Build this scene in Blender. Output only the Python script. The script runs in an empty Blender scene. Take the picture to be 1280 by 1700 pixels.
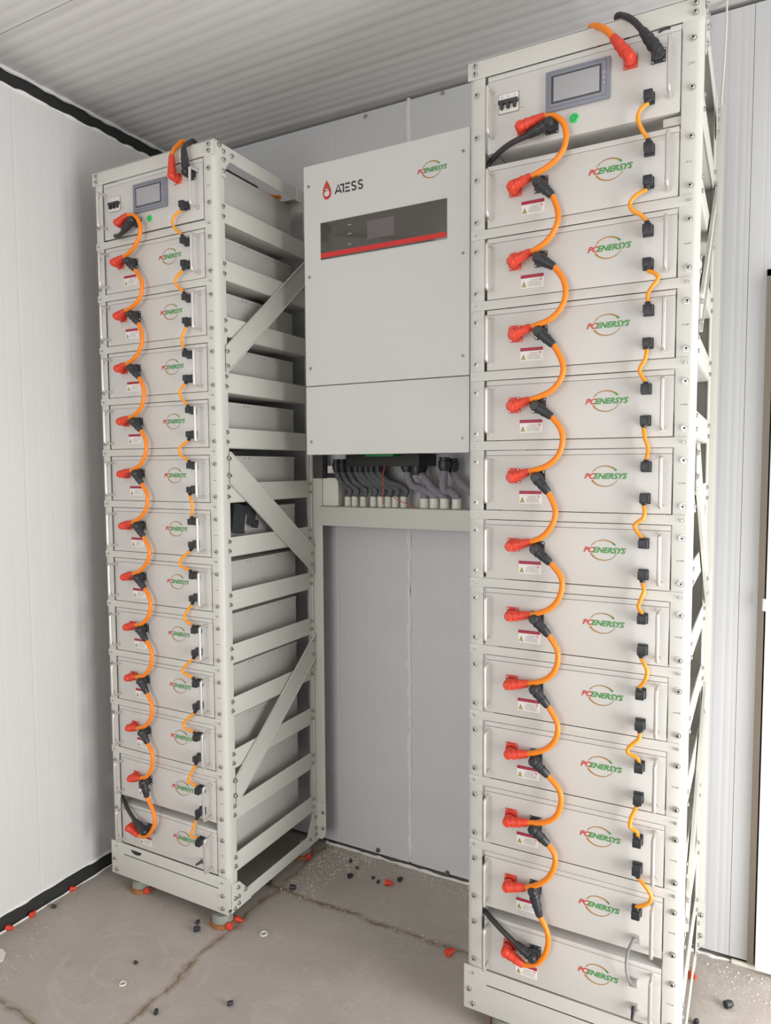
import bpy, bmesh, math, random
from mathutils import Vector, Matrix
random.seed(7)
S = bpy.context.scene
COL = S.collection
# ------------------------------------------------------------------ camera model (metres, z up, floor z=0)
ZO = 1.54
F, YAW, PITCH, ROLL = 1157.49, 0.4888, 0.0644, -0.0048
_cy, _sy = math.cos(YAW), math.sin(YAW)
FW = Vector((-_sy*math.cos(PITCH), _cy*math.cos(PITCH), -math.sin(PITCH)))
_rt = Vector((_cy, _sy, 0)); _up = _rt.cross(FW)
RT = _rt*math.cos(ROLL) + _up*math.sin(ROLL); UP = RT.cross(FW)
EYE = Vector((0, 0, ZO))
def ray(u, v): return FW + RT*((u-640)/F) - UP*((v-850)/F)
def on_y(u, v, y): d = ray(u, v); return EYE + d*(y/d.y)
def on_z(u, v, z): d = ray(u, v); return EYE + d*((z-ZO)/d.z)
YF = 1.7174; XL = -2.0517; XR = -0.6679; W = 0.543; D = 0.545; RZ = 0.070; P = 0.17777
YB = 2.335; XW = -2.175; ZC = 2.875

# ------------------------------------------------------------------ materials
def srgb(r, g, b):
    f = lambda c: (c/255)/12.92 if c/255 <= .04045 else ((c/255+.055)/1.055)**2.4
    return (f(r), f(g), f(b), 1)
def mat(name, col, rough=.5, metal=0., noise=0., nscale=8., bump=0., bscale=60., coat=0., spec=.5):
    m = bpy.data.materials.new(name); m.use_nodes = True
    nt = m.node_tree; b = nt.nodes['Principled BSDF']
    b.inputs['Base Color'].default_value = col
    b.inputs['Roughness'].default_value = rough
    b.inputs['Metallic'].default_value = metal
    b.inputs['Coat Weight'].default_value = coat
    b.inputs['Specular IOR Level'].default_value = spec
    tc = nt.nodes.new('ShaderNodeTexCoord')
    if noise:
        n = nt.nodes.new('ShaderNodeTexNoise'); n.inputs['Scale'].default_value = nscale; n.inputs['Detail'].default_value = 5
        nt.links.new(tc.outputs['Object'], n.inputs['Vector'])
        r = nt.nodes.new('ShaderNodeMapRange'); r.inputs['From Min'].default_value = .3; r.inputs['From Max'].default_value = .7
        r.inputs['To Min'].default_value = 1-noise; r.inputs['To Max'].default_value = 1+noise
        nt.links.new(n.outputs['Fac'], r.inputs['Value'])
        mx = nt.nodes.new('ShaderNodeVectorMath'); mx.operation = 'SCALE'
        mx.inputs[0].default_value = col[:3]; nt.links.new(r.outputs['Result'], mx.inputs['Scale'])
        nt.links.new(mx.outputs['Vector'], b.inputs['Base Color'])
    if bump:
        n2 = nt.nodes.new('ShaderNodeTexNoise'); n2.inputs['Scale'].default_value = bscale; n2.inputs['Detail'].default_value = 3
        nt.links.new(tc.outputs['Object'], n2.inputs['Vector'])
        bp = nt.nodes.new('ShaderNodeBump'); bp.inputs['Strength'].default_value = bump; bp.inputs['Distance'].default_value = .002
        nt.links.new(n2.outputs['Fac'], bp.inputs['Height']); nt.links.new(bp.outputs['Normal'], b.inputs['Normal'])
    return m
def ribbed(name, col, axis, pitch, depth, width=.22, rough=.45, noise=.03):
    """sheet metal with fine pressed grooves running across `axis`"""
    m = mat(name, col, rough, noise=noise, nscale=1.5)
    nt = m.node_tree; b = nt.nodes['Principled BSDF']
    tc = nt.nodes.new('ShaderNodeTexCoord'); sp = nt.nodes.new('ShaderNodeSeparateXYZ')
    nt.links.new(tc.outputs['Object'], sp.inputs[0])
    def M(op, a, bval=None, c=None):
        n = nt.nodes.new('ShaderNodeMath'); n.operation = op
        for i, x in enumerate((a, bval, c)):
            if x is None: continue
            if isinstance(x, (int, float)): n.inputs[i].default_value = x
            else: nt.links.new(x, n.inputs[i])
        return n.outputs[0]
    x = sp.outputs['XYZ'.index(axis)]
    t = M('PINGPONG', x, pitch/2)
    g = M('DIVIDE', t, pitch/2)
    s = nt.nodes.new('ShaderNodeMapRange'); s.interpolation_type = 'SMOOTHSTEP'
    s.inputs['From Min'].default_value = 0; s.inputs['From Max'].default_value = width
    nt.links.new(g, s.inputs['Value'])
    t2 = M('DIVIDE', M('PINGPONG', M('ADD', x, pitch*1.37), pitch*1.9), pitch*1.9)
    s2 = nt.nodes.new('ShaderNodeMapRange'); s2.interpolation_type = 'SMOOTHSTEP'
    s2.inputs['From Max'].default_value = width*.4
    nt.links.new(t2, s2.inputs['Value'])
    h = M('ADD', s.outputs['Result'], M('MULTIPLY', s2.outputs['Result'], 1.5))
    bp = nt.nodes.new('ShaderNodeBump'); bp.inputs['Strength'].default_value = 1; bp.inputs['Distance'].default_value = depth
    nt.links.new(h, bp.inputs['Height']); nt.links.new(bp.outputs['Normal'], b.inputs['Normal'])
    return m

M = {}
M['rack'] = mat('rack_powder_coat', (.605, .598, .553, 1), .42, noise=.012, nscale=5, bump=.05, bscale=400)
M['panel'] = mat('module_powder_coat', (.61, .597, .568, 1), .42, noise=.01, nscale=5, bump=.05, bscale=400)
M['chassis'] = mat('chassis_coat', (.575, .562, .535, 1), .38, noise=.012, nscale=4)
M['inverter'] = mat('inverter_coat', (.715, .718, .695, 1), .40, noise=.01, nscale=4)
M['zinc'] = mat('zinc_bolt', (.52, .51, .49, 1), .32, .85)
M['hole'] = mat('dark_socket', (.02, .02, .02, 1), .6)
M['chrome'] = mat('chrome_bar', (.66, .64, .61, 1), .38, .75)
M['red'] = mat('red_nylon', srgb(216, 66, 44), .42, noise=.05, nscale=60)
M['black'] = mat('black_nylon', srgb(44, 46, 50), .42, noise=.1, nscale=60)
M['orange'] = mat('orange_sheath', srgb(243, 133, 22), .38, noise=.02, nscale=30)
M['amber'] = mat('amber_sheath', srgb(248, 158, 36), .4, noise=.02, nscale=30)
M['blackcable'] = mat('black_sheath', srgb(48, 47, 48), .45)
M['greycable'] = mat('grey_sheath', srgb(140, 140, 140), .45)
M['lgreen'] = mat('print_green', srgb(62, 150, 66), .5)
M['lred'] = mat('print_red', srgb(205, 62, 48), .5)
M['lbrown'] = mat('print_bronze', srgb(176, 128, 60), .5)
M['grey'] = mat('print_grey', srgb(150, 148, 145), .6)
M['white'] = mat('label_white', srgb(232, 230, 226), .55)
M['crimson'] = mat('label_crimson', srgb(160, 36, 66), .5)
M['yellow'] = mat('label_yellow', srgb(226, 200, 70), .5)
M['ink'] = mat('print_ink', srgb(58, 58, 58), .5)
M['bezel'] = mat('bezel_slate', srgb(132, 134, 145), .45)
M['bezelin'] = mat('bezel_inner', srgb(66, 67, 76), .35)
M['lcd'] = mat('display_glass', srgb(164, 163, 166), .25)
M['green'] = mat('green_lens', srgb(40, 205, 105), .3, coat=.5)
M['greend'] = mat('green_mark', srgb(12, 120, 60), .4)
M['glass'] = mat('smoked_glass', srgb(84, 81, 76), .10, coat=.3)
M['glasslcd'] = mat('inverter_display', srgb(112, 106, 106), .2)
M['stripe'] = mat('red_stripe', srgb(218, 52, 48), .3)
M['pvc'] = mat('white_pvc', srgb(228, 226, 214), .45)
M['conduit'] = mat('grey_conduit', srgb(98, 100, 104), .5)
M['conduit2'] = mat('light_grey_conduit', srgb(142, 139, 150), .5)
M['steel'] = mat('dark_paint_steel', srgb(40, 43, 42), .5, noise=.2, nscale=14)
M['foam'] = mat('white_foam', srgb(225, 224, 220), .8, bump=.6, bscale=90)
M['rubber'] = mat('brown_rubber', srgb(150, 100, 62), .6, noise=.15, nscale=30)
M['cup'] = mat('foot_cup', srgb(138, 142, 134), .5)
M['door'] = mat('door_white', srgb(232, 232, 230), .4)
M['jamb'] = mat('door_gap_brown', srgb(158, 146, 134), .6)
M['paper'] = mat('paper_white', srgb(222, 219, 212), .8)
M['crumb'] = mat('pale_crumbs', srgb(205, 198, 186), .9)
M['darkgrey'] = mat('breaker_grey', srgb(92, 92, 92), .5)
M['wall'] = ribbed('sandwich_panel', (.60, .607, .618, 1), 'X', .052, .00032)
M['wallL'] = ribbed('sandwich_panel_left', (.63, .625, .62, 1), 'Y', .052, .00024)
M['ceil'] = ribbed('ceiling_panel', (.70, .69, .68, 1), 'Y', .044, .0010, width=.8)

def floor_material():
    m = bpy.data.materials.new('concrete_floor'); m.use_nodes = True
    nt = m.node_tree; b = nt.nodes['Principled BSDF']; L = nt.links.new
    tc = nt.nodes.new('ShaderNodeTexCoord'); sp = nt.nodes.new('ShaderNodeSeparateXYZ'); L(tc.outputs['Object'], sp.inputs[0])
    def N(scale, det=6, rough=.6, dist=0):
        n = nt.nodes.new('ShaderNodeTexNoise'); n.inputs['Scale'].default_value = scale; n.inputs['Detail'].default_value = det
        n.inputs['Roughness'].default_value = rough; n.inputs['Distortion'].default_value = dist
        L(tc.outputs['Object'], n.inputs['Vector']); return n.outputs['Fac']
    def R(x, a, c, lo=0., hi=1.):
        n = nt.nodes.new('ShaderNodeMapRange'); n.inputs['From Min'].default_value = a; n.inputs['From Max'].default_value = c
        n.inputs['To Min'].default_value = lo; n.inputs['To Max'].default_value = hi; L(x, n.inputs['Value']); return n.outputs['Result']
    def X(fac, c1, c2):
        n = nt.nodes.new('ShaderNodeMix'); n.data_type = 'RGBA'
        L(fac, n.inputs['Factor'])
        for i, c in ((6, c1), (7, c2)):
            if isinstance(c, tuple): n.inputs[i].default_value = c
            else: L(c, n.inputs[i])
        return n.outputs[2]
    def MA(op, a, c):
        n = nt.nodes.new('ShaderNodeMath'); n.operation = op
        for i, x in enumerate((a, c)):
            if isinstance(x, (int, float)): n.inputs[i].default_value = x
            else: L(x, n.inputs[i])
        return n.outputs[0]
    base = X(R(N(1.6, 8, .65, .4), .35, .68), (.385, .342, .305, 1), (.475, .43, .39, 1))
    base = X(R(N(5.5, 9, .75, 1.2), .52, .75, 0, .6), base, (.56, .515, .47, 1))
    base = X(R(N(9., 8, .8, .3), .58, .74, 0, .6), base, (.29, .25, .215, 1))
    base = X(R(N(140., 3, .6), .58, .72, 0, .45), base, (.22, .19, .165, 1))
    base = X(R(N(230., 2, .6), .64, .74, 0, .6), base, (.68, .65, .6, 1))
    wob = R(N(7., 4), .3, .7, -.018, .018)
    def joint(axis, pos, wid, col, lo=None, hi=None):
        nonlocal base
        d = MA('ABSOLUTE', MA('ADD', MA('SUBTRACT', sp.outputs[axis], pos), wob), 0)
        f = R(d, wid*.25, wid, 1, 0)
        f = MA('MULTIPLY', f, R(N(16., 4), .34, .56, .15, .95))
        if lo is not None: f = MA('MULTIPLY', f, R(sp.outputs[1-axis], lo, lo+.05, 0, 1))
        if hi is not None: f = MA('MULTIPLY', f, R(sp.outputs[1-axis], hi-.05, hi, 1, 0))
        base = X(f, base, col)
    joint(0, -1.51, .022, (.30, .235, .165, 1))
    joint(0, -1.51, .005, (.17, .14, .11, 1))
    joint(1, 1.985, .022, (.29, .235, .17, 1), lo=-1.6)
    joint(1, 1.985, .005, (.16, .135, .11, 1), lo=-1.6)
    joint(1, 1.172, .022, (.29, .24, .165, 1), hi=-1.4)
    joint(1, 1.172, .006, (.18, .15, .11, 1), hi=-1.4)
    # old circular scuff left by a drum
    for (cx, cy, rad, wid) in ((-1.72, 1.42, .16, .012), (-1.70, 1.43, .075, .008), (-1.66, 1.45, .235, .01)):
        dx = MA('SUBTRACT', sp.outputs[0], cx); dy = MA('SUBTRACT', sp.outputs[1], cy)
        r = MA('SQRT', MA('ADD', MA('MULTIPLY', dx, dx), MA('MULTIPLY', dy, dy)), 0)
        f = R(MA('ABSOLUTE', MA('SUBTRACT', r, rad), 0), wid*.3, wid, .26, 0)
        f = MA('MULTIPLY', f, R(N(5.), .45, .6))
        base = X(f, base, (.56, .52, .48, 1))
    L(base, b.inputs['Base Color']); b.inputs['Roughness'].default_value = .72; b.inputs['Specular IOR Level'].default_value = .35
    bp = nt.nodes.new('ShaderNodeBump'); bp.inputs['Strength'].default_value = .35; bp.inputs['Distance'].default_value = .004
    L(MA('ADD', N(30., 8, .7), MA('MULTIPLY', N(180., 3), .5)), bp.inputs['Height']); L(bp.outputs['Normal'], b.inputs['Normal'])
    return m
M['floor'] = floor_material()

# ------------------------------------------------------------------ mesh building
class MB:
    """collects shapes of one part, then links them as ONE mesh object"""
    def __init__(s, off=(0, 0, 0)): s.bm = bmesh.new(); s.mats = []; s.off = Vector(off)
    def mi(s, m):
        if m not in s.mats: s.mats.append(m)
        return s.mats.index(m)
    def v(s, p): return s.bm.verts.new(Vector(p)+s.off)
    def face(s, vs, i):
        try: f = s.bm.faces.new(vs)
        except ValueError: return
        f.material_index = i; f.smooth = True
    def box(s, x0, x1, y0, y1, z0, z1, m, bev=0., rot=None):
        i = s.mi(m); t = bmesh.new(); bmesh.ops.create_cube(t, size=1)
        c = Vector(((x0+x1)/2, (y0+y1)/2, (z0+z1)/2)); d = Vector((x1-x0, y1-y0, z1-z0))
        for w in t.verts: w.co = Vector((w.co.x*d.x, w.co.y*d.y, w.co.z*d.z))
        if bev: bmesh.ops.bevel(t, geom=t.edges[:], offset=bev, segments=2, profile=.6, affect='EDGES')
        for w in t.verts: w.co = (rot @ w.co if rot else w.co)+c
        s.merge(t, i); return s
    def merge(s, t, i):
        t.verts.index_update(); mp = [s.v(w.co) for w in t.verts]
        for f in t.faces: s.face([mp[w.index] for w in f.verts], i)
        t.free()
    def prism(s, pts, axis, a, b, m):
        """closed polygon pts (2-D) extruded along axis x/y/z from a to b"""
        i = s.mi(m)
        def P3(p, t):
            return {'x': (t, p[0], p[1]), 'y': (p[0], t, p[1]), 'z': (p[0], p[1], t)}[axis]
        A = [s.v(P3(p, a)) for p in pts]; B = [s.v(P3(p, b)) for p in pts]
        n = len(pts)
        for k in range(n): s.face([A[k], A[(k+1) % n], B[(k+1) % n], B[k]], i)
        s.face(A[::-1], i); s.face(B, i); return s
    def lathe(s, a, b, prof, m, seg=14):
        """profile [(t 0..1, radius)] turned about the line a->b"""
        i = s.mi(m); a = Vector(a); b = Vector(b); d = (b-a)
        z = d.normalized(); x = z.orthogonal().normalized(); y = z.cross(x)
        rings = []
        for t, r in prof:
            c = a+d*t
            rings.append([s.v(c+x*(r*math.cos(2*math.pi*k/seg))+y*(r*math.sin(2*math.pi*k/seg))) for k in range(seg)])
        for R0, R1 in zip(rings, rings[1:]):
            for k in range(seg): s.face([R0[k], R0[(k+1) % seg], R1[(k+1) % seg], R1[k]], i)
        s.face(rings[0][::-1], i); s.face(rings[-1], i); return s
    def cyl(s, a, b, r, m, seg=14): return s.lathe(a, b, [(0, r), (1, r)], m, seg)
    def tube(s, pts, r, m, seg=10, sub=6, ridge=0., ridge_pitch=.008, closed_pts=False):
        i = s.mi(m); pts = [Vector(p) for p in pts]
        path = pts if closed_pts else spline(pts, sub)
        if ridge: path = resample(path, ridge_pitch/2)
        t0 = (path[1]-path[0]).normalized(); x = t0.orthogonal().normalized(); prev = None; rings = []
        for k, p in enumerate(path):
            t = (path[min(k+1, len(path)-1)]-path[max(k-1, 0)]).normalized()
            x = (x-t*x.dot(t)).normalized(); y = t.cross(x)
            rr = r[min(int(k/len(path)*len(r)), len(r)-1)] if isinstance(r, (list, tuple)) else r
            if ridge: rr = rr*(1+(ridge if k % 2 else -ridge))
            rings.append([s.v(p+x*(rr*math.cos(2*math.pi*j/seg))+y*(rr*math.sin(2*math.pi*j/seg))) for j in range(seg)])
        for R0, R1 in zip(rings, rings[1:]):
            for j in range(seg): s.face([R0[j], R0[(j+1) % seg], R1[(j+1) % seg], R1[j]], i)
        s.face(rings[0][::-1], i); s.face(rings[-1], i); return s
    def poly(s, pts, y, m, th=.0006):
        """flat print on a front face (x,z points) with a hair of thickness"""
        return s.prism(pts, 'y', y-th, y, m)
    def ribbon(s, pts, w, y, m, th=.0006):
        """flat stroke of width w (or list of widths) along x,z points"""
        n = len(pts); Lf, Rg = [], []
        for k in range(n):
            a = Vector(pts[max(k-1, 0)]); b = Vector(pts[min(k+1, n-1)]); d = (b-a).normalized(); nn = Vector((-d.y, d.x))
            ww = (w[k] if isinstance(w, list) else w)/2
            p = Vector(pts[k]); Lf.append(p+nn*ww); Rg.append(p-nn*ww)
        i = s.mi(m)
        A = [s.v((p.x, y-th, p.y)) for p in Lf]; B = [s.v((p.x, y-th, p.y)) for p in Rg]
        C = [s.v((p.x, y, p.y)) for p in Lf]; E_ = [s.v((p.x, y, p.y)) for p in Rg]
        for k in range(n-1):
            s.face([A[k], A[k+1], B[k+1], B[k]], i)
            s.face([A[k], A[k+1], C[k+1], C[k]], i); s.face([B[k], B[k+1], E_[k+1], E_[k]], i)
        return s
    def text(s, txt, x, z, h, y, m, shear=0., stretch=1., bold=.0):
        """lettering on a front face, baseline start at x,z; returns end x"""
        i = s.mi(m); me = glyphs(txt, shear, bold)
        k = h/.69; mx = 0
        vs = [s.v((x+w.co.x*k*stretch, y, z+w.co.y*k)) for w in me.vertices]
        for w in me.vertices: mx = max(mx, w.co.x*k*stretch)
        for p in me.polygons: s.face([vs[q] for q in p.vertices], i)
        return x+mx
    def build(s, name, parent=None, loc=None, sharp=38):
        bmesh.ops.recalc_face_normals(s.bm, faces=s.bm.faces[:])
        me = bpy.data.meshes.new(name); s.bm.to_mesh(me); s.bm.free()
        for m in s.mats: me.materials.append(m)
        me.set_sharp_from_angle(angle=math.radians(sharp))
        return link(me, name, parent, loc)
def link(me, name, parent=None, loc=None):
    o = bpy.data.objects.new(name, me); COL.objects.link(o)
    if parent: o.parent = parent
    if loc is not None: o.location = loc
    return o
_gl = {}
def glyphs(txt, shear, bold):
    k = (txt, shear, bold)
    if k not in _gl:
        c = bpy.data.curves.new('lettering', 'FONT'); c.body = txt; c.size = 1; c.shear = shear; c.offset = bold; c.resolution_u = 4
        o = bpy.data.objects.new('lettering', c); COL.objects.link(o)
        _gl[k] = o.to_mesh().copy(); o.to_mesh_clear()
        bpy.data.objects.remove(o)
    return _gl[k]
def spline(p, sub):
    if len(p) < 3:
        return p
    q = [p[0]*2-p[1]]+list(p)+[p[-1]*2-p[-2]]; out = []
    for k in range(1, len(q)-2):
        for j in range(sub):
            t = j/sub; a, b, c, d = q[k-1], q[k], q[k+1], q[k+2]
            out.append(.5*((2*b)+(c-a)*t+(2*a-5*b+4*c-d)*t*t+(3*b-a-3*c+d)*t**3))
    out.append(p[-1]); return out
def resample(p, step):
    out = [p[0]]; acc = 0
    for a, b in zip(p, p[1:]):
        l = (b-a).length; t = step-acc
        while t <= l: out.append(a.lerp(b, t/l)); t += step
        acc = l-(t-step)
    return out
def tag(o, label=None, cat=None, group=None, kind=None):
    if label: o['label'] = label
    if cat: o['category'] = cat
    if group: o['group'] = group
    if kind: o['kind'] = kind
    return o
def thing(name, label, cat, loc=(0, 0, 0), group=None):
    o = bpy.data.objects.new(name, None); COL.objects.link(o); o.location = loc; o.empty_display_size = .05
    return tag(o, label, cat, group)
def copy_tree(o, parent=None):
    c = o.copy(); COL.objects.link(c)
    if parent: c.parent = parent
    for ch in list(o.children): copy_tree(ch, c)
    return c
ORD = 'first second third fourth fifth sixth seventh eighth ninth tenth eleventh twelfth thirteenth'.split()

# ------------------------------------------------------------------ the setting
def struct(mb, name): return tag(mb.build(name), kind='structure')
XE, YS = .95, -2.6                                            # right wall and the wall behind the photographer
struct(MB().box(XW-.1, XE+.1, YS-.1, YB+.1, -.08, 0, M['floor']), 'floor')
ce = MB()
ce.box(XW-.1, XE+.1, 1.4225, YB+.1, ZC, ZC+.08, M['ceil']); ce.box(XW-.1, XE+.1, YS-.1, 1.4195, ZC, ZC+.08, M['ceil'])
ce.box(XW-.1, XE+.1, 1.419, 1.423, ZC+.012, ZC+.07, M['steel'])
struct(ce, 'ceiling')
# back wall: sandwich panels with one foamed joint and a doorway at the right
b = MB()
for x0, x1 in ((XW-.1, -1.146), (-1.136, -.0376), (-.0364, .012)):
    b.box(x0, x1, YB, YB+.06, .016, 2.856, M['wall'])
b.box(.012, .90, YB, YB+.06, 2.105, 2.856, M['wall']); b.box(.90, XE+.1, YB, YB+.06, .01, 2.856, M['wall'])
b.box(XW-.1, XE+.1, YB+.058, YB+.09, .0, ZC, M['steel'])
struct(b, 'wall_back')
b = MB(); b.box(XW-.08, XW, YS, YB, .0585, 2.778, M['wallL'])
struct(b, 'wall_left')
# plain walls out of the picture; the daylight opening is in the right wall
b = MB(); b.box(XE, XE+.08, 2.10, YB, 0, ZC, M['wallL']); b.box(XE, XE+.08, -1.4, 2.10, 2.45, ZC, M['wallL']); b.box(XE, XE+.08, YS, -1.4, 0, ZC, M['wallL'])
struct(b, 'wall_right')
b = MB(); b.box(XW-.1, -1.9, YS-.08, YS, 0, ZC, M['wall']); b.box(.2, XE+.1, YS-.08, YS, 0, ZC, M['wall']); b.box(-1.9, .2, YS-.08, YS, 2.6, ZC, M['wall']); struct(b, 'wall_front')
# dark steel frame beams along the left wall and the foam squeezed out beside them
struct(MB().box(XW-.14, XW-.075, YS, YB, 2.74, ZC, M['steel']), 'trim_1')
b = MB(); b.box(XW-.05, XW-.004, YS, YB+.0, .0, .056, M['steel'])
b.box(-2.18, -2.150, 1.880, 1.905, .0, .045, M['steel'])
struct(b, 'baseboard_left')
def foam(name, a, bb, r, n, jit, flat=.5):
    pts = []
    for k in range(n+1):
        t = k/n; p = Vector(a).lerp(Vector(bb), t)
        pts.append(p+Vector((random.uniform(-1, 1), random.uniform(-1, 1), random.uniform(-1, 1)))*jit)
    rr = [r*random.uniform(.55, 1.35) for _ in range(n)]
    return struct(MB().tube(pts, rr, M['foam'], 8, 2), name)
foam('trim_2', (XW-.002, -1, 2.778), (XW-.002, YB, 2.778), .0065, 90, .002)
foam('trim_3', (XW-.07, -1, ZC-.003), (XW-.07, YB, ZC-.003), .007, 90, .002)
foam('trim_4', (XW-.0, -.5, .060), (XW-.0, YB, .060), .005, 80, .001)
foam('trim_5', (XW+.002, -.5, .003), (XW+.002, YB, .003), .003, 80, .001)
foam('trim_6', (-1.52, YB-.005, .002), (-.03, YB-.005, .002), .006, 60, .002)
foam('trim_7', (-1.141, YB+.001, .02), (-1.141, YB+.001, 2.86), .0085, 120, .0022)
# door at the right end of the back wall
d = tag(MB().build('door_1'), kind='structure')
b = MB(); b.box(.012, .030, YB-.004, YB+.03, .012, 2.103, M['jamb']); b.box(.012, .90, YB-.004, YB+.03, 2.085, 2.103, M['jamb']); b.build('door_frame', d)
b = MB(); b.box(.034, .89, YB-.030, YB+.03, .012, 2.082, M['door'], .003)
b.box(.034, .05, YB-.036, YB-.03, .03, 2.07, M['door'], .002); b.build('door_leaf', d)
b = MB()
b.cyl((.031, YB-.034, 1.115), (.031, YB-.034, 1.15), .007, M['door']); b.box(.031, .046, YB-.037, YB-.03, 1.117, 1.148, M['door']); b.build('hinge', d)
MB().box(-.03, .05, YB-.012, YB-.002, 0, .012, M['pvc'], .002).build('threshold', d)

# ------------------------------------------------------------------ bolts
def bolt_mesh(r, hole=True):
    m = MB(); m.lathe((0, 0, 0), (0, -1, 0), [(0, r), (.0012, r), (.0014, r*.72), (.0052, r*.68), (.006, r*.58)], M['zinc'], 12)
    if hole: m.cyl((0, -.004, 0), (0, -.0063, 0), r*.36, M['hole'], 6)
    o = m.build('bolt'); me = o.data; bpy.data.objects.remove(o); return me
B_BIG, B_SML = bolt_mesh(.0078), bolt_mesh(.0040, False)
def bolt(parent, x, y, z, side='front', me=None, name='bolt'):
    o = link(me or B_BIG, name, parent, (x, y, z))
    if side == 'right': o.rotation_euler = (random.uniform(0, 6), 0, 0); o.rotation_euler = (0, 0, math.pi/2)
    return o

# ------------------------------------------------------------------ rack
def T_of(i): return 2.222-(i-1)*P            # top edge of battery module i, rack z
TC = 2.4385                                   # top edge of the screen unit
def rail_top(j): return 2.3075-.17745*j
def make_rack(ctrl_bar, ear):
    R = thing('battery_rack', 'rack', 'rack')
    out = [(.500, 0), (.528, 0), (.5375, .004), (.542, .012), (.543, .020), (.543, .031), (.5405, .032), (.5405, .047)]
    inn = [(.5375, .047), (.5375, .013), (.528, .004), (.500, .004)]
    poly = out+inn
    for mx in (0, 1):
        for my in (0, 1):
            p = [((W-x) if mx else x, (D-y) if my else y) for x, y in poly]
            MB().prism(p, 'z', 0.0, 2.484, M['rack']).build('post', R)
    MB().box(W-.004, W+ear, .526, .5295, .018, 2.484, M['rack'], .0008).build('rear_flange', R)
    MB().prism([(W+.0005, .0), (W+ear-.014, .0), (W+ear+.003, .022), (W+ear+.003, .150), (W+.0005, .150)], 'y', .5225, .5258, M['rack']).build('gusset_plate', R)
    for z in (.045, .110): bolt(R, W+ear-.009, .5225, z, name='plate_bolt')
    b = MB(); b.box(-.002, W+.001, -.0025, .0, 2.4405, 2.485, M['rack'], .0008); b.box(-.002, W+.001, -.0025, .03, 2.483, 2.4855, M['rack']); b.build('top_bar', R)
    b = MB(); b.box(0, W, D, D+.0025, 2.4405, 2.485, M['rack']); b.box(0, W, D-.03, D, 2.483, 2.4855, M['rack']); b.build('top_bar', R)
    # side rails, inner ledge carries the module
    for side in (0, 1):
        for j in range(13):
            zt = rail_top(j); b = MB()
            x0, x1 = (.5372, .5402) if side else (W-.5402, W-.5372)
            b.box(x0, x1, .0475, .4975, zt-.062, zt, M['rack'], .0006)
            l0, l1 = (.470, .5372) if side else (W-.5372, W-.470)
            zl = (TC-.187 if j == 0 else T_of(j)-.152)-.0012
            b.box(l0, l1, .03, .515, zl-.002, zl, M['rack'])
            b.build('side_rail', R)
        b = MB(); x0, x1 = (.5405, .5435) if side else (W-.5435, W-.5405)
        b.box(x0, x1, .024, .521, 2.4415, 2.4842, M['rack'], .0008)
        l0, l1 = (.515, .543) if side else (W-.543, W-.515)
        b.box(l0, l1, .024, .521, 2.4825, 2.485, M['rack']); b.build('top_rail', R)
        b = MB(); b.box(x0, x1, .024, .521, -.012, .031, M['rack'], .0008); b.build('bottom_rail', R)
        b = MB(); g0, g1 = (.5437, .5457) if side else (W-.5457, W-.5437)
        b.prism([(.012, -.014), (.112, -.014), (.112, .028), (.092, .032), (.052, .077), (.012, .088)], 'x', g0, g1, M['rack']); b.build('gusset_plate', R)
        b = MB(); b.prism([(D-.012, -.012), (D-.112, -.012), (D-.112, .029), (D-.090, .034), (D-.050, .108), (D-.012, .118)], 'x', g0, g1, M['rack']); b.build('gusset_plate', R)
        b = MB(); b.prism([(.030, 2.484), (.030, 2.385), (.050, 2.385), (.052, 2.418), (.070, 2.440), (.105, 2.4415), (.105, 2.484)], 'x', g0, g1, M['rack']); b.build('gusset_plate', R)
        b = MB(); b.prism([(D-.030, 2.484), (D-.030, 2.385), (D-.050, 2.385), (D-.052, 2.418), (D-.070, 2.440), (D-.105, 2.4415), (D-.105, 2.484)], 'x', g0, g1, M['rack']); b.build('gusset_plate', R)
        # three diagonal channels
        for (ya, za, yb, zb, h) in ((.036, 1.816, .522, 2.226, .088), (.044, 1.470, .524, 1.108, .104), (.046, .396, .524, .778, .098)):
            b = MB(); lo, hi = (.5440, .5465) if side else (W-.5465, W-.5440)
            up = lambda q, o: (q[0], q[1]+o)
            A, B_ = (ya, za), (yb, zb)
            b.prism([up(A, -h/2), up(B_, -h/2), up(B_, h/2), up(A, h/2)], 'x', lo, hi, M['rack'])
            f0, f1 = (hi, hi+.005) if side else (lo-.005, lo)
            for o in (h/2, -h/2+.004):
                b.prism([up(A, o-.004), up(B_, o-.004), up(B_, o), up(A, o)], 'x', f0, f1, M['rack'])
            b.build('diagonal_brace', R)
    # flat bars between the modules
    for i in range(1 if ctrl_bar else 2, 12):
        z = T_of(i)
        MB().box(.008, .5275, -.0022, -.0002, z+.0010, z+.0240, M['rack'], .0006).build('cross_bar', R)
        for x in (.0215, .5215): bolt(R, x, -.0022, z+.0118, me=B_SML, name='screw')
    # plinth with the long slot
    b = MB(); b.box(-.006, W+.001, -.005, -.0025, -.012, .1115, M['rack'], .001); b.box(-.006, W+.001, -.0025, .03, -.012, -.0095, M['rack'])
    b.box(.060, .504, -.0054, -.0048, .0700, .0728, M['hole']); b.build('plinth_plate', R)
    for x, z in ((.010, .045), (.021, .006), (W-.021, .006), (W-.021, .050)): bolt(R, x, -.005, z)
    for x in (.0215, .5215): bolt(R, x, -.005, .094, me=B_SML, name='screw')
    # bolts of the front flanges
    for i in range(13):
        zz = (TC-.037, TC-.141) if i == 0 else (T_of(i)-.029, T_of(i)-.134)
        for z in zz:
            for x in (.0215, .5215): bolt(R, x, 0, z)
    for z in (2.472, 2.453):
        for x in (.018, W-.018): bolt(R, x, -.0025, z)
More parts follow.
